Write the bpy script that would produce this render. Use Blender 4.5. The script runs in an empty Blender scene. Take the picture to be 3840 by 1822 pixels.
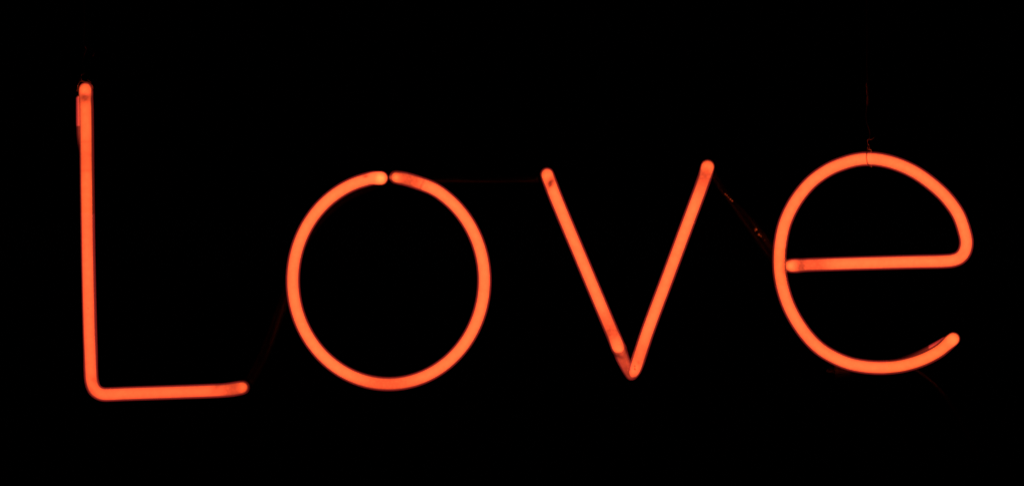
import bpy, bmesh, math, random
from mathutils import Vector, noise

random.seed(7)
sc = bpy.context.scene

# ------------------------------------------------------------------ camera, world, exposure
DIST = 3.0                 # metres from lens to the plane of the letters
S = 0.92 / 3840.0          # metres per photograph pixel in that plane
ZC = 1.75                  # height of the middle of the picture
cam_d = bpy.data.cameras.new('camera')
cam = bpy.data.objects.new('camera', cam_d)
sc.collection.objects.link(cam)
cam.location = (0, -DIST, ZC)
cam.rotation_euler = (math.radians(90), 0, 0)
cam_d.sensor_width = 36.0
cam_d.lens = 36.0 * DIST / 0.92
cam_d.clip_start = 0.05
cam_d.clip_end = 60
sc.camera = cam

world = bpy.data.worlds.new('World')
sc.world = world
world.use_nodes = True
bg = world.node_tree.nodes['Background']
bg.inputs[0].default_value = (0.002, 0.002, 0.002, 1)   # an unlit room at night
bg.inputs[1].default_value = 0.05

sc.view_settings.view_transform = 'Standard'
sc.view_settings.look = 'None'
sc.view_settings.exposure = 0
sc.view_settings.gamma = 1
sc.cycles.transparent_max_bounces = 48
sc.cycles.max_bounces = 8
sc.cycles.filter_width = 1.9
sc.cycles.sample_clamp_direct = 9.0
sc.cycles.sample_clamp_indirect = 6.0


def P(px, py, y=0.0):
    """photograph pixel + depth behind the letter plane -> a real point"""
    k = S * (DIST + y) / DIST
    return Vector(((px - 1920) * k, y, ZC + (911 - py) * k))


# ------------------------------------------------------------------ materials
def new_mat(name):
    m = bpy.data.materials.new(name)
    m.use_nodes = True
    nt = m.node_tree
    nt.nodes.clear()
    out = nt.nodes.new('ShaderNodeOutputMaterial')
    return m, nt, out


NEON = (0.84, 0.080, 0.0172, 1)


def gas_material(name, surf, vol, tint=NEON):
    """the discharge: glowing volume of gas plus the glow of the bore's wall"""
    m, nt, out = new_mat(name)
    N, L = nt.nodes, nt.links
    at = N.new('ShaderNodeAttribute'); at.attribute_name = 'glow'
    tc = N.new('ShaderNodeTexCoord')
    nz = N.new('ShaderNodeTexNoise'); nz.inputs['Scale'].default_value = 16; nz.inputs['Detail'].default_value = 4
    L.new(tc.outputs['Object'], nz.inputs['Vector'])
    mr = N.new('ShaderNodeMapRange')
    mr.inputs['From Min'].default_value = .25; mr.inputs['From Max'].default_value = .75
    mr.inputs['To Min'].default_value = surf * .5 * .72; mr.inputs['To Max'].default_value = surf * .5 * 1.28
    L.new(nz.outputs['Fac'], mr.inputs['Value'])
    mu = N.new('ShaderNodeMath'); mu.operation = 'MULTIPLY'
    L.new(mr.outputs[0], mu.inputs[0]); L.new(at.outputs['Fac'], mu.inputs[1])
    em = N.new('ShaderNodeEmission'); em.inputs['Color'].default_value = tint
    L.new(mu.outputs[0], em.inputs['Strength'])
    tr = N.new('ShaderNodeBsdfTransparent')
    ad = N.new('ShaderNodeAddShader')
    L.new(em.outputs[0], ad.inputs[0]); L.new(tr.outputs[0], ad.inputs[1])
    L.new(ad.outputs[0], out.inputs['Surface'])
    if vol > 0:
        ve = N.new('ShaderNodeEmission'); ve.inputs['Color'].default_value = tint
        ve.inputs['Strength'].default_value = vol / (2 * 26.3 * .765 * S)
        L.new(ve.outputs[0], out.inputs['Volume'])
    return m


def glass_material():
    """clear lead-glass wall; 'paint' = opaque black block-out paint and added light-blocking patches, 'stain' = a few smudges, mostly painted-in dimming of the glow,
    'chip' = where the paint is flaked"""
    m, nt, out = new_mat('neon_glass')
    N, L = nt.nodes, nt.links

    def attr(n):
        a = N.new('ShaderNodeAttribute'); a.attribute_name = n
        return a.outputs['Fac']

    def math_(op, a, b=None):
        x = N.new('ShaderNodeMath'); x.operation = op
        for i, v in enumerate((a, b)):
            if v is None:
                continue
            if isinstance(v, (int, float)):
                x.inputs[i].default_value = v
            else:
                L.new(v, x.inputs[i])
        x.use_clamp = True
        return x.outputs[0]

    tc = N.new('ShaderNodeTexCoord')
    # clear glass, darkened by smudges and painted-in dimming of the glow
    nz = N.new('ShaderNodeTexNoise'); nz.inputs['Scale'].default_value = 260; nz.inputs['Detail'].default_value = 5
    L.new(tc.outputs['Object'], nz.inputs['Vector'])
    mott = N.new('ShaderNodeMapRange'); mott.inputs['From Min'].default_value = .3; mott.inputs['From Max'].default_value = .7
    mott.inputs['To Min'].default_value = 0.86; mott.inputs['To Max'].default_value = 1.0
    L.new(nz.outputs['Fac'], mott.inputs['Value'])
    keep = math_('SUBTRACT', 1.0, attr('stain_and_dim'))
    keep2 = math_('MULTIPLY', keep, mott.outputs[0])
    comb = N.new('ShaderNodeCombineColor')
    for i in range(3):
        L.new(keep2, comb.inputs[i])
    tr = N.new('ShaderNodeBsdfTransparent'); L.new(comb.outputs[0], tr.inputs['Color'])
    em = N.new('ShaderNodeEmission'); em.inputs['Color'].default_value = (1.0, .060, .055, 1)
    # weak emission imitating light scattered inside the glass wall
    L.new(math_('MULTIPLY', attr('pipe'), .125), em.inputs['Strength'])
    ad = N.new('ShaderNodeAddShader'); L.new(tr.outputs[0], ad.inputs[0]); L.new(em.outputs[0], ad.inputs[1])
    gl = N.new('ShaderNodeBsdfGlossy'); gl.inputs['Roughness'].default_value = .06; gl.inputs['Color'].default_value = (1, 1, 1, 1)
    fr = N.new('ShaderNodeFresnel'); fr.inputs['IOR'].default_value = 1.5
    ge = N.new('ShaderNodeNewGeometry')       # only the outer face of the wall mirrors
    front = math_('SUBTRACT', 1.0, ge.outputs['Backfacing'])
    clear = N.new('ShaderNodeMixShader')
    L.new(math_('MULTIPLY', fr.outputs[0], front), clear.inputs[0]); L.new(ad.outputs[0], clear.inputs[1]); L.new(gl.outputs[0], clear.inputs[2])
    # block-out paint, brushed on unevenly
    bs = N.new('ShaderNodeBsdfPrincipled')
    n2 = N.new('ShaderNodeTexNoise'); n2.inputs['Scale'].default_value = 90; n2.inputs['Detail'].default_value = 6
    L.new(tc.outputs['Object'], n2.inputs['Vector'])
    cr = N.new('ShaderNodeValToRGB')
    cr.color_ramp.elements[0].position = .35; cr.color_ramp.elements[0].color = (.0025, .002, .002, 1)
    cr.color_ramp.elements[1].position = .75; cr.color_ramp.elements[1].color = (.009, .007, .007, 1)
    L.new(n2.outputs['Fac'], cr.inputs[0]); L.new(cr.outputs[0], bs.inputs['Base Color'])
    bs.inputs['Roughness'].default_value = .42
    bs.inputs['Specular IOR Level'].default_value = .13
    bp = N.new('ShaderNodeBump'); bp.inputs['Strength'].default_value = .6; bp.inputs['Distance'].default_value = .0012
    L.new(n2.outputs['Fac'], bp.inputs['Height']); L.new(bp.outputs[0], bs.inputs['Normal'])
    # flakes
    n3 = N.new('ShaderNodeTexNoise'); n3.inputs['Scale'].default_value = 1500; n3.inputs['Detail'].default_value = 3
    L.new(tc.outputs['Object'], n3.inputs['Vector'])
    fl = math_('MULTIPLY', math_('GREATER_THAN', math_('MULTIPLY', n3.outputs['Fac'], attr('chip')), .53), .75)
    pk = math_('SUBTRACT', attr('paint'), fl)
    mix = N.new('ShaderNodeMixShader')
    L.new(pk, mix.inputs[0]); L.new(clear.outputs[0], mix.inputs[1]); L.new(bs.outputs[0], mix.inputs[2])
    L.new(mix.outputs[0], out.inputs['Surface'])
    return m


GLASS = glass_material()


def plain(name, col, rough, metal=0.0, nscale=60, var=.35):
    m, nt, out = new_mat(name)
    N, L = nt.nodes, nt.links
    bs = N.new('ShaderNodeBsdfPrincipled')
    tc = N.new('ShaderNodeTexCoord')
    nz = N.new('ShaderNodeTexNoise'); nz.inputs['Scale'].default_value = nscale; nz.inputs['Detail'].default_value = 5
    L.new(tc.outputs['Object'], nz.inputs['Vector'])
    cr = N.new('ShaderNodeValToRGB')
    cr.color_ramp.elements[0].position = .3; cr.color_ramp.elements[1].position = .7
    cr.color_ramp.elements[0].color = tuple(c * (1 - var) for c in col) + (1,)
    cr.color_ramp.elements[1].color = tuple(c * (1 + var) for c in col) + (1,)
    L.new(nz.outputs['Fac'], cr.inputs[0]); L.new(cr.outputs[0], bs.inputs['Base Color'])
    bs.inputs['Roughness'].default_value = rough
    bs.inputs['Metallic'].default_value = metal
    L.new(bs.outputs[0], out.inputs['Surface'])
    return m


WIRE = plain('annealed_wire', (.24, .19, .18), .42, .85, 400)
CABLE = plain('black_cable_rubber', (.012, .010, .010), .6, 0, 80)
FLECK = plain('black_paint_fleck', (.012, .006, .006), .7, 0, 400)
WALL = plain('dark_wall_paint', (.0045, .004, .004), .9, 0, 3)


# ------------------------------------------------------------------ geometry helpers
def link(name, me, mat, parent=None):
    o = bpy.data.objects.new(name, me)
    sc.collection.objects.link(o)
    if mat is not None and not me.materials:
        me.materials.append(mat)
    if parent is not None:
        o.parent = parent
    return o


def spline(pts, step=.0008, smooth=4):
    """pts: list of (Vector, radius) -> evenly spaced list of (Vector, radius), centripetal Catmull-Rom"""
    V = [Vector((*p, r)) for p, r in pts]
    V = [V[0] * 2 - V[1]] + V + [V[-1] * 2 - V[-2]]
    t = [0.0]
    for a, b in zip(V, V[1:]):
        t.append(t[-1] + max((b.xyz - a.xyz).length, 1e-7) ** .5)
    dense = []
    for i in range(1, len(V) - 2):
        p0, p1, p2, p3 = V[i - 1:i + 3]
        t0, t1, t2, t3 = t[i - 1:i + 3]
        n = max(4, int((p2.xyz - p1.xyz).length / (step * .4)))
        for k in range(n):
            u = t1 + (t2 - t1) * k / n
            a1 = p0 * ((t1 - u) / (t1 - t0)) + p1 * ((u - t0) / (t1 - t0))
            a2 = p1 * ((t2 - u) / (t2 - t1)) + p2 * ((u - t1) / (t2 - t1))
            a3 = p2 * ((t3 - u) / (t3 - t2)) + p3 * ((u - t2) / (t3 - t2))
            b1 = a1 * ((t2 - u) / (t2 - t0)) + a2 * ((u - t0) / (t2 - t0))
            b2 = a2 * ((t3 - u) / (t3 - t1)) + a3 * ((u - t1) / (t3 - t1))
            dense.append(b1 * ((t2 - u) / (t2 - t1)) + b2 * ((u - t1) / (t2 - t1)))
    dense.append(V[-2])
    # even resampling
    res = [dense[0]]; acc = 0.0
    for a, b in zip(dense, dense[1:]):
        d = (b.xyz - a.xyz).length
        acc += d
        if acc >= step:
            res.append(b); acc = 0.0
    for _ in range(smooth):
        res = [res[0]] + [(res[i - 1] + res[i] * 2 + res[i + 1]) / 4 for i in range(1, len(res) - 1)] + [res[-1]]
    return [(p.xyz, p.w) for p in res]


def sweep(path, scale=1.0, seg=40, cap=True, wob=0.0, smooth=True):
    """tube mesh along path; returns (mesh, list per vertex of path index)"""
    pts = [p for p, r in path]
    n = len(pts)
    tang = [(pts[min(i + 1, n - 1)] - pts[max(i - 1, 0)]).normalized() for i in range(n)]
    ref = Vector((0, 1, 0)) if abs(tang[0].y) < .8 else Vector((1, 0, 0))
    nor = (ref - tang[0] * ref.dot(tang[0])).normalized()
    verts, idx = [], []
    for i in range(n):
        nor = (nor - tang[i] * nor.dot(tang[i])).normalized()
        bi = tang[i].cross(nor)
        r = path[i][1] * scale
        if wob:
            r *= 1 + wob * noise.noise(pts[i] * 14)
        for k in range(seg):
            a = 2 * math.pi * k / seg
            verts.append(pts[i] + (nor * math.cos(a) + bi * math.sin(a)) * r)
            idx.append(i)
    faces = []
    for i in range(n - 1):
        for k in range(seg):
            k2 = (k + 1) % seg
            faces.append((i * seg + k, i * seg + k2, (i + 1) * seg + k2, (i + 1) * seg + k))
    if cap:
        faces.append(tuple(range(seg - 1, -1, -1)))
        faces.append(tuple((n - 1) * seg + k for k in range(seg)))
    me = bpy.data.meshes.new('tube')
    me.from_pydata([tuple(v) for v in verts], [], faces)
    bm = bmesh.new(); bm.from_mesh(me)
    bmesh.ops.recalc_face_normals(bm, faces=bm.faces)
    bm.to_mesh(me); bm.free()
    for p in me.polygons:
        p.use_smooth = smooth and len(p.vertices) == 4
    return me, idx


def set_attr(me, name, vals):
    a = me.attributes.new(name, 'FLOAT', 'POINT')
    a.data.foreach_set('value', vals)


def round_end(path, which, R):
    """extend the radius list so an end closes as a hemisphere"""
    out = list(path)
    def dome(seq):
        (p, r), (q, _) = seq[-1], seq[-2]
        d = (p - q).normalized()
        return [(p + d * r * math.sin(a), max(r * math.cos(a), r * .02)) for a in [math.radians(x) for x in range(12, 91, 13)]]
    if 'e' in which:
        out += dome(out)
    if 's' in which:
        out = dome(out[::-1])[::-1] + out
    return out


def to_px(v):
    k = S * (DIST + v.y) / DIST
    return v.x / k + 1920, 911 - (v.z - ZC) / k


R0 = 26.3 * S
CORE = .765


def end_profile(c, t, fl):
    """gas radius near an end: invented flare and taper that shape the bright spot"""
    if c < t:
        return .06 + (.94 + fl) * (c / t) ** .8  # narrowing added so the glow peaks softly at the tip
    return 1 + fl * (1 - sstep(t + .006, t + .016, c))


def taper_of(n, a0, at_):
    if a0 == 0:
        return (.0098, .0050)
    if at_ is None:
        return (.0050, .0095)
    return (0, 0)


def tube(name, pts, parent, label=None, stains_and_dims=(), glow=1.0, gas=None, splits=None,
         paint=None, chips=(), pipe=1.0, ends='', smooth=4, taper=(.0155, .0155), shift=None, glow_block=(), flare=(.15, .15), trim=(0, 0)):
    """one length of glass with its gas inside.  pts: (px,py,depth[,radius in px]).
    splits: [(fraction_end, material)], glow: number or function(px,py,frac), paint: same"""
    raw = [(P(*p[:3]), (p[3] if len(p) > 3 else 26.3) * S) for p in pts]
    path = spline(raw, smooth=smooth)
    outer = round_end(path, ends, R0)
    me, idx = sweep(outer, 1.0, wob=.012)
    n = len(outer)
    sv, pv, cv, qv = [], [], [], []
    vs = me.vertices
    no = [v.normal.copy() for v in vs]
    for i, v in enumerate(vs):
        x, y = to_px(v.co)
        s = 0.0
        if stains_and_dims and no[i].y < .15:
            for (cx, cy, rx, ry, ang, st) in stains_and_dims:  # soft dark ellipses, mostly weaker glow painted into the glass
                dx, dy = x - cx, y - cy
                c, s_ = math.cos(math.radians(ang)), math.sin(math.radians(ang))
                u, w = (dx * c + dy * s_) / rx, (-dx * s_ + dy * c) / ry
                d = u * u + w * w + .35 * noise.noise(Vector((x * .12, y * .12, 3)))
                if d < 4.5:
                    s = 1 - (1 - s) * (1 - (st * math.exp(-d * 1.05) if d > 0 else st))
        sv.append(min(s, 1))
        f = idx[i] / (n - 1)
        pa = paint(x, y, f) if callable(paint) else (paint or 0.0)
        if no[i].y > .30:                      # unseen opaque patch added to block the glow of the tube behind
            for (x0, y0, x1, y1) in glow_block:
                if x0 < x < x1 and y0 < y < y1:
                    pa = 1.0
        pv.append(pa)
        c_ = 0.0
        for (cx, cy, rr, st) in chips:
            d = math.hypot(x - cx, y - cy) / rr
            if d < 1:
                c_ = max(c_, st * (1 - d * d))
        cv.append(c_)
        qv.append(pipe)
    set_attr(me, 'stain_and_dim', sv); set_attr(me, 'paint', pv); set_attr(me, 'chip', cv); set_attr(me, 'pipe', qv)
    o = link(name, me, GLASS, parent)
    if label:
        o['label'] = label
    if gas is None and not splits:
        return o
    cpath = path[2 + int(trim[0] / .0008):len(path) - 2 - int(trim[1] / .0008)]
    m = len(cpath)
    a0 = 0
    for at_, mat in (splits or [(None, gas)]):
        if at_ is None:
            a1 = m - 1
        else:
            q = P(*at_)
            a1 = min(range(m), key=lambda i: (cpath[i][0] - q).length)
        seg = cpath[a0:a1 + 1]
        if taper:
            ts, te = taper if at_ is None and a0 == 0 else taper_of(len(splits), a0, at_)
            L_ = len(seg)
            cum = [0.0]
            for q0, q1 in zip(seg, seg[1:]):
                cum.append(cum[-1] + (q1[0] - q0[0]).length)
            seg2 = []
            for (p_, r_), c_ in zip(seg, cum):
                k_ = 1.0
                if ts:
                    k_ *= end_profile(c_, ts, flare[0] if a0 == 0 else .05)
                if te:
                    k_ *= end_profile(cum[-1] - c_, te, flare[1] if at_ is None else .05)
                seg2.append((p_, r_ * k_))
            seg = seg2
        if shift:
            seg = [(p_ + Vector((shift(*to_px(p_)) * S, 0, 0)), r_) for p_, r_ in seg]
        me2, id2 = sweep(seg, CORE, seg=44, wob=.02, smooth=False)
        gv = []
        for i, v in enumerate(me2.vertices):
            x, y = to_px(v.co)
            f = (a0 + id2[i]) / (m - 1)
            gv.append(glow(x, y, f) if callable(glow) else glow)
        set_attr(me2, 'glow', gv)
        link('gas_glow', me2, mat, o)
        a0 = a1 + 1
    return o


def bend(px, py, dx, dy, rho=30.0, r=(26.3, 26.3), y0=0.0, back=.024):
    """the tube arrives at px,py heading along dx,dy and turns straight back from the viewer"""
    l = math.hypot(dx, dy); dx /= l; dy /= l
    out = []
    for th in (0, 22.5, 45, 67.5, 90):
        a = math.radians(th)
        t = rho * (math.sin(a) - 1)
        out.append((px + dx * t, py + dy * t, y0 + rho * S * (1 - math.cos(a)), r[0] + (r[1] - r[0]) * th / 90))
    n = max(1, int(round((back - out[-1][2]) / .006)))
    for i in range(1, n + 1):
        out.append((px, py, out[-1][2] + (back - out[4][2]) / n, r[1]))
    return out


def sstep(a, b, x):
    t = min(max((x - a) / (b - a), 0), 1)
    return t * t * (3 - 2 * t)


# ------------------------------------------------------------------ setting: the dark wall behind
def wall_mesh():
    bm = bmesh.new()
    bmesh.ops.create_grid(bm, x_segments=12, y_segments=8, size=1)
    for v in bm.verts:
        v.co = Vector((v.co.x * 4.0, 2.2, 1.75 + v.co.y * 2.6))
    bmesh.ops.recalc_face_normals(bm, faces=bm.faces)
    ext = bmesh.ops.extrude_face_region(bm, geom=bm.faces[:])
    for v in [g for g in ext['geom'] if isinstance(g, bmesh.types.BMVert)]:
        v.co.y += .12
    me = bpy.data.meshes.new('wall'); bm.to_mesh(me); bm.free()
    return me


wall = link('wall', wall_mesh(), WALL)
wall['kind'] = 'structure'

# ------------------------------------------------------------------ the neon sign
sign = bpy.data.objects.new('neon_sign', None)
sc.collection.objects.link(sign)
sign['label'] = 'orange neon tube sign glowing with the word Love against a black background'
sign['category'] = 'neon sign'

G_L = gas_material('gas_of_tall_letter', .62, 1.38)
G_O = gas_material('gas_of_round_letter', .80, 2.0)
G_V = gas_material('gas_of_pointed_letter', .80, 1.95)
G_VLOW = gas_material('gas_of_fold', .24, .40)
G_E = gas_material('gas_of_last_letter', .78, 1.95)
G_BACK = gas_material('gas_of_return_tube', .34, .50)

BK = .040     # depth of the painted return tubes behind the letters

# --- L
tube('letter_tube', [
    *bend(322, 335.5, 0, -1)[::-1], (323.6, 400, 0), (325, 500, 0), (326.8, 671, 0), (331, 969, 0),
    (336, 1200, 0), (339.3, 1320, 0), (340.5, 1385, 0), (344, 1430, 0), (356, 1461, 0), (381, 1476.5, 0), (420, 1477.5, 0),
    (463, 1475.7, 0), (656, 1469.5, 0), (800, 1464.5, 0), (846, 1462, 0, 26.3),
    *bend(910, 1452, 1, -.18, 36, (27, 26))],
    sign, label='tall letter L of glowing orange tube, left end of the sign', gas=G_L, flare=(.12, .0), taper=(.0095, .0095), trim=(.0048, .0040),
    stains_and_dims=[(317, 368, 22, 20, -12, .74), (320, 345, 34, 34, 0, .30), (318, 350, 12, 6, 0, .15), (326, 590, 40, 45, 0, .24), (323, 640, 26, 7, 0, .22), (323, 532, 26, 6, 0, .18),  # weaker glow at the top, foot and corner, painted into the glass
            (812, 1450, 14, 30, 38, .42), (868, 1462, 40, 42, 0, .52), (930, 1470, 22, 12, -50, .5), (905, 1452, 30, 30, 0, .25), (355, 1425, 12, 24, -38, .35), (343, 1465, 10, 30, -40, .3)],
    glow=lambda x, y, f: (1 - .45 * sstep(800, 880, x)) * (.5 + .5 * sstep(330, 375, y)),
    shift=lambda x, y: -2.6 * (1 - sstep(1250, 1420, y)), glow_block=[(0, 356, 400, 800)])

# --- o
el = []
CX, CY, A, B = 1457.1, 1051.0, 359.3, 388.0
el += bend(1429.5, 668.5, 1, .02, 30, (26.3, 26.6))[::-1]
for k in range(0, 37):
    th = math.radians(-101 - 9.45 * k)
    x, y = CX + A * math.cos(th), CY + B * math.sin(th)
    if k > 34.6:
        break
    el.append((x, y, 0))
el = [p for i, p in enumerate(el)]
el += [(1530, 673.8, 0, 26)] + bend(1484.5, 665, -1, -.17, 30, (25.7, 25))
tube('letter_tube', el, sign, label='round letter o of glowing orange tube with a gap at its top', gas=G_O, flare=(.17, .0), taper=(.0155, .0105), trim=(0, .0048),
     stains_and_dims=[(1371, 661.5, 10, 5, -14, .72), (1480, 643, 34, 9, 14, .70), (1466, 672, 8, 24, 10, .6), (1480, 690, 24, 9, 20, .6), (1584, 690, 4.5, 30, 24, .42), (1532, 680, 50, 42, 14, .62),  # one small smudge; the rest is dimmer glow painted on
             (1450, 1440, 135, 44, 0, .48)],
     glow=lambda x, y, f: (1.0 if f < .5 else 1 - .45 * (1 - sstep(1572, 1590, x)) * (1 if y < 800 else 0)) * (1.12 if (f < .03) else 1))

# --- V
tube('letter_tube', [
    *bend(2051.5, 654.5, -.35, -.936, 30, (26.3, 26))[::-1], (2084, 740, 0), (2188, 989, 0), (2284, 1218, 0),
    (2308.5, 1276, 0, 26.8), (2315.5, 1294, .0010, 27.5), (2320.5, 1304, .0036, 28), (2323, 1309.5, .0074, 28), (2325, 1315, .0112, 27), (2329, 1325, .0138, 26),
    (2333, 1338, .0150, 25), (2345.5, 1366, .0150, 23), (2355, 1388, .0142, 20),
    (2361.5, 1401, .0110, 18.5), (2366.5, 1407.5, .0072, 18), (2373, 1403, .0033, 19.5), (2381, 1387, .0008, 23.3), (2390, 1359, 0, 26.2),
    (2401, 1325, 0), (2429, 1240, 0), (2510, 1023, 0), (2591, 805, 0), (2628, 706, 0),
    *bend(2653.5, 625, .25, -.97, 30, (26.3, 26.3))],
    sign, label='letter v of glowing orange tube folded back on itself at the bottom',
    splits=[((2323, 1309.5, .0078), G_V), ((2366.5, 1407.5, .0074), G_VLOW), (None, G_V)], smooth=3, flare=(.06, .16), trim=(.0048, .0048),
    stains_and_dims=[(2064, 688, 12, 22, 28, .95), (2292, 1248, 38, 36, 0, .62), (2322, 1336, 26, 8, 18, .55), (2310, 1330, 22, 10, 20, .50), (2343, 1302, 8, 24, -22, .55), (2352, 1392, 14, 22, -22, .35), (2393, 1358, 8, 8, 0, .35), (2644, 648, 34, 52, 20, .60), (2634, 690, 34, 60, 20, .30), (2655, 603, 30, 8, 0, .35), (2052, 655, 34, 36, 0, .42), (2032, 640, 8, 18, 20, .35),  # dimmer glow at tips and fold, painted into the glass tint
            (2272, 1200, 36, 44, -22, .34), (2405, 1330, 42, 60, 20, .34), (2371, 1412, 30, 12, 0, .45), (2320, 1300, 20, 16, 0, .22)])
# --- e
tube('letter_tube', [
    *bend(2963, 996, -1, .02, 26, (27.8, 26.5), .0145, .032)[::-1], (2998, 995.2, .0140, 26.6), (3012, 994.2, .0136, 26), (3027, 993, .0125, 26), (3100, 990.6, .008, 26), (3160, 988.8, .004, 26),
    (3300, 985, 0), (3440, 981.7, 0), (3538, 979.5, 0), (3572, 976.5, 0), (3597, 967.5, 0), (3614, 950, 0), (3622.5, 927, 0), (3624, 903, 0),
    (3617, 869, 0), (3594, 805, 0), (3549, 741.5, 0), (3495, 691, 0), (3430, 645.5, 0), (3362, 615.0, 0),
    (3300, 599.3, 0), (3250, 596, 0), (3212, 599.7, 0), (3170, 610.5, 0), (3108, 636, 0), (3041, 684, 0), (2983, 755, 0), (2944, 835, 0), (2926.5, 915, 0),
    (2922.5, 985, 0), (2929, 1052, 0), (2957, 1145, 0), (3006, 1232, 0), (3063, 1297, 0), (3112, 1331, 0), (3180, 1361, 0),
    (3240, 1373.5, 0), (3301, 1377.5, 0), (3366, 1373, 0), (3420, 1361, 0), (3474, 1341, 0), (3525.6, 1312, 0), *bend(3575, 1270, .76, -.65, 30, (26, 25))],
    sign, label='letter e of glowing orange tube, right end of the sign', gas=G_E, flare=(.05, .17), taper=(.0082, .0095), trim=(.0016, .0048),
    glow_block=[(2880, 930, 2950.0, 1070), (3330, 1200, 3560, 1420)],
    stains_and_dims=[(3004, 1000, 20, 34, 0, .66), (3058, 992, 56, 40, 0, .50), (2952, 1020, 14, 9, 20, .6), (2944, 996, 12, 30, 0, .3), (3572, 1272, 30, 30, 0, .25), (2960, 974, 14, 8, -20, .6), (3607, 958, 10, 26, 40, .18), (2998, 712, 16, 10, -45, .2),  # dimmer glow at crossbar end, tail and corner, painted on
            (2947, 838, 8, 14, 0, .1), (3310, 600, 30, 20, 0, .07)],
    glow=lambda x, y, f: 1 - .3 * (1 - sstep(2990, 3160, x)) * (1 if f < .2 else 0))

# --- painted return tubes and electrodes
tube('return_tube', [(914, 1449, .0235, 24), (917, 1447, .034, 23), (928, 1438, .040, 22), (950, 1405, .043, 21), (982, 1345, .045, 21),
                     (1012, 1272, .045, 21), (1040, 1195, .045, 21), (1070, 1110, .043, 21), (1090, 1040, BK, 21), (1116, 952, BK, 22),
                     (1164, 866, BK, 22), (1222, 795, BK, 22), (1295, 738, BK, 22), (1375, 700, BK, 22), (1418, 684, BK, 22),
                     (1429, 675, .034, 23), (1431, 672, .0235, 24)],
     sign, label='black painted glass tube from the foot of the L to the o', paint=1.0, pipe=0)
tube('return_tube', [(1484, 665, .0235, 24), (1487, 666, .034, 21), (1500, 670, .040, 19), (1560, 674, .042, 15), (1640, 676, .043, 13), (1720, 675, .044, 12),
                     (1824, 676, .045, 11), (1900, 675, .045, 12), (1990, 672, .043, 15), (2035, 667, .038, 20), (2048, 660, .031, 23), (2050, 657, .0235, 24)],
     sign, label='thin black painted glass tube between the o and the v', paint=1.0, pipe=0)
tube('return_tube', [(2655, 624, .0235, 24), (2658, 628, .034, 21), (2675, 655, .042, 15), (2705, 705, .044, 13), (2745, 756, .045, 14), (2790, 812, .045, 20),
                     (2835, 868, .045, 25), (2880, 928, .044, 28), (2915, 968, .042, 27), (2950, 994, .040, 25), (2963, 996, .0315, 24)],
     sign, label='black painted glass tube with scratched paint between the v and the e', paint=1.0, pipe=0, gas=G_BACK,
     chips=[(2834, 862, 13, 1.15), (2846, 880, 11, 1.1), (2866, 901, 5, 1.15), (2720, 728, 4.5, 1.7), (2726, 733, 4.5, 1.7), (2732, 740, 4.5, 1.7), (2739, 747, 4.5, 1.7), (2746, 754, 4.5, 1.7), (2854, 887, 6, 1.2)])


def paint_L(x, y, f):
    if y < 364 + 2 * math.sin(x * .4):
        return 1.0
    if y < 474:
        return 0.0
    return .66 + .34 * sstep(490, 590, y)


tube('electrode_tube', [(322, 342, .0235, 25), (322, 338, .034, 25), (316, 338, .043, 24), (310, 350, .049, 24), (310, 370, .052, 24), (310, 420, .053, 24), (310.5, 470, .053, 24),
                        (312, 520, .053, 23), (318, 575, .053, 22), (322, 650, .053, 21), (325, 740, .053, 20)],
     sign, label='glass electrode tube showing behind the top of the L', gas=G_BACK, paint=paint_L, pipe=2.0, ends='e')


def paint_E(x, y, f):
    if x > 3541:
        return 1.0
    if x > 3483:
        return 0.0
    return .70 + .30 * sstep(3483, 3360, x) if x < 3483 else 1


def sdown(x):
    return min(max((3483 - x) / 110.0, 0), 1)


tube('electrode_tube', [(3575, 1270, .0235, 24), (3575, 1270, .034, 24), (3572, 1268, .042, 24), (3558, 1280, .049, 24), (3541, 1291, .051, 25), (3486, 1320, .052, 24),
                        (3420, 1350, .052, 24), (3340, 1370, .052, 24), (3260, 1382, .052, 24), (3175, 1390, .052, 22)],
     sign, label='glass electrode tube showing behind the tail of the e', gas=G_BACK,
     paint=lambda x, y, f: 1.0 if x > 3541 else (0.0 if x > 3483 else .70 + .30 * sdown(x)), pipe=2.0, ends='e')


def simple_tube(name, pts, rad, mat, parent=None, seg=8, step=.0006, smooth=1, label=None):
    raw = [(P(*p[:3]), (p[3] if len(p) > 3 else rad) * S) for p in pts]
    me, _ = sweep(spline(raw, step=step, smooth=smooth), 1.0, seg=seg)
    o = link(name, me, mat, parent)
    if label:
        o['label'] = label
    return o


# electrode caps and the leads that feed the sign
simple_tube('electrode_cap', [(325, 725, .053), (325, 790, .054)], 23, CABLE, sign, seg=20)
simple_tube('electrode_cap', [(3190, 1389, .052), (3128, 1394, .053)], 25, CABLE, sign, seg=20)
simple_tube('lead_wire', [(3130, 1394, .053), (3105, 1392, .060), (3120, 1384, .075), (3220, 1378, .082), (3330, 1368, .080), (3425, 1384, .072), (3490, 1428, .064),
                          (3545, 1484, .060), (3592, 1556, .065), (3640, 1650, .075), (3690, 1760, .09), (3740, 1900, .12)], 7, CABLE, sign, seg=12, step=.002,
            label='black cable running down from the electrode of the e')
simple_tube('lead_wire', [(325, 785, .054), (325, 830, .060), (325, 900, .10), (322, 960, .30), (315, 1000, .9), (310, 1010, 2.196)], 7, CABLE, sign, seg=12, step=.004)


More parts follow.
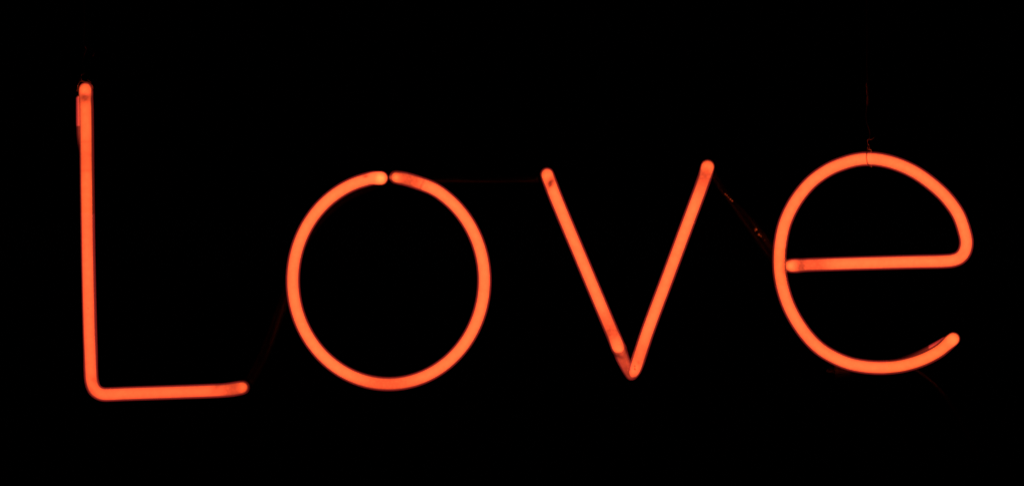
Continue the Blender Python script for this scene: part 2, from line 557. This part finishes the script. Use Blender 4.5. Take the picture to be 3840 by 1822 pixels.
# small dark flecks of paint on the glass of the v and the L
def fleck(px, py, rx, ry, ang, tube_off):
    bm = bmesh.new()
    bmesh.ops.create_icosphere(bm, subdivisions=2, radius=1)
    c = P(px, py, -tube_off)
    ca, sa = math.cos(math.radians(ang)), math.sin(math.radians(ang))
    for v in bm.verts:
        w = 1 + .25 * noise.noise(v.co * 2 + Vector((px, py, 0)))
        u, d, t = v.co.x * rx * w * S, v.co.y * .9 * S, v.co.z * ry * w * S
        v.co = c + Vector((u * ca - t * sa, d, u * sa + t * ca))
    me = bpy.data.meshes.new('fleck'); bm.to_mesh(me); bm.free()
    for p in me.polygons:
        p.use_smooth = True
    return link('paint_fleck', me, FLECK, sign)


fleck(2380.5, 1372.2, 2.0, 2.5, 0, R0 - .0002)
fleck(2380.8, 1383, 1.9, 4.5, 27, R0 - .0002)
fleck(330.5, 1156, 1.5, 1.5, 0, R0)
fleck(3022, 1247, 1.2, 1.2, 0, R0)


# ------------------------------------------------------------------ the wires the sign hangs from
def wire_thing(label):
    e = bpy.data.objects.new('hanging_wire', None)
    sc.collection.objects.link(e)
    e['label'] = label; e['category'] = 'wire'; e['group'] = 'wires the neon sign hangs from'
    return e


w1 = wire_thing('thin twisted wire wound round the top of the letter L')
T = R0 + .0004
WR = 1.45
# wound over the top of the L: front, round both sides, joined behind
simple_tube('tie_loop', [(288.5, 342, .012), (290.5, 334, .004), (291, 325, .000), (296, 312, -.001), (302, 304.8, -.0005), (314, 305.8, .0005), (326, 307.6, .001),
                         (337, 312.5, .001), (345, 319, .003), (349, 330, .008), (346, 334, .018), (322, 330, .026), (298, 336, .022), (289, 343, .014)],
            WR, WIRE, w1, smooth=1)
simple_tube('wire_end', [(327, 299.5, .003), (335, 304.8, .001), (344.5, 311.5, 0), (342.5, 317, -.001), (347.5, 324, .001), (348, 331, .004)], WR, WIRE, w1)
simple_tube('wire_end', [(302, 304.8, .001), (299, 300, .002), (298.8, 294, .001), (304.6, 294.8, 0), (307, 299.8, .001)], WR * .9, WIRE, w1)


def twisted(name, centre, amp, turns, rad, parent, strands=2, jit=.0):
    base = spline([(P(*c), 1) for c in centre], step=.0006, smooth=2)
    n = len(base)
    for s in range(strands):
        pts = []
        for i, (p, _) in enumerate(base):
            a = 2 * math.pi * turns * i / n + math.pi * s + 1.6 * noise.noise(Vector((i * .02, s, parent.name.__len__())))
            am = amp * S * (1 + jit * noise.noise(Vector((i * .03, 7 + s, 0))))
            pts.append((p + Vector((math.cos(a) * am, math.sin(a) * am, 0)), rad * S))
        me, _ = sweep(pts, 1.0, seg=7)
        link(name, me, WIRE, parent)


simple_tube('wire_strand', [(302, 304.8, .001), (306, 296, .003), (304, 288, .003), (306, 281, .002), (314, 279.5, .001), (318, 274, .004), (313, 262, .006), (310, 246, .008),
                            (311, 225, .010), (316, 205, .010), (324, 188, .010), (316, 171, .008)], WR * .85, WIRE, w1)
simple_tube('wire_strand', [(317.8, 170.4, .008), (332.5, 176.8, .004), (347, 186.6, .002), (351, 201, .001), (349, 210, .002)], WR, WIRE, w1)
twisted('wire_strand', [(316, 176, .008), (314, 140, .010), (317, 90, .010), (315, 20, .010), (316, -90, .010), (316, -260, .010)], 1.7, 24, 1.0, w1)

w2 = wire_thing('thin twisted wire tied round the top curve of the letter e')
# the loop: down the front of the tube, under it, up behind
simple_tube('tie_loop', [(3256, 545, .003), (3254, 556, .002), (3251.5, 566, -.001), (3250.6, 573, -.0042), (3250, 582, -.0066), (3248.9, 592, -.0073), (3250.8, 602, -.0072),
                         (3251.8, 610.4, -.0058), (3256, 615.8, -.0045), (3260.5, 621, -.002), (3265, 624.5, .001), (3266, 622, .006), (3265, 608, .0085), (3264, 590, .0085), (3264, 574, .006),
                         (3266.8, 566, .003), (3264, 561.8, .001), (3253, 558.5, -.001), (3252, 553, .001)],
            1.75, WIRE, w2, step=.0004, smooth=0)
simple_tube('wire_end', [(3265, 624, .001), (3267.2, 626, -.001), (3267.5, 630.5, -.001)], 1.5, WIRE, w2)
simple_tube('wire_end', [(3252, 553, .001), (3256, 550.5, -.001), (3261, 555.5, -.0005), (3260, 546.5, 0), (3255.5, 542, .001), (3253, 534, .001), (3252.5, 526, .0005), (3257, 523.6, -.001), (3265.7, 524, -.002),
                         (3274.5, 519, -.002), (3281, 512.5, -.001)], 1.35, WIRE, w2, step=.0004, smooth=0)
simple_tube('wire_strand', [(3256, 545, .003), (3253, 534, .003), (3258, 520, .003), (3262, 505, .003), (3259, 485, .003), (3252, 465, .003), (3248, 440, .003), (3248, 415, .003), (3252, 394, .003)],
            1.2, WIRE, w2)
twisted('wire_strand', [(3255, 396, .003), (3256, 370, .003), (3253, 340, .003), (3254, 300, .003)], 4.6, 3.5, 1.3, w2, jit=.5)
twisted('wire_strand', [(3254, 302, .003), (3251, 250, .003), (3252, 160, .003), (3250, 60, .003), (3251, -80, .003), (3250, -260, .003)], 1.7, 30, 1.0, w2)
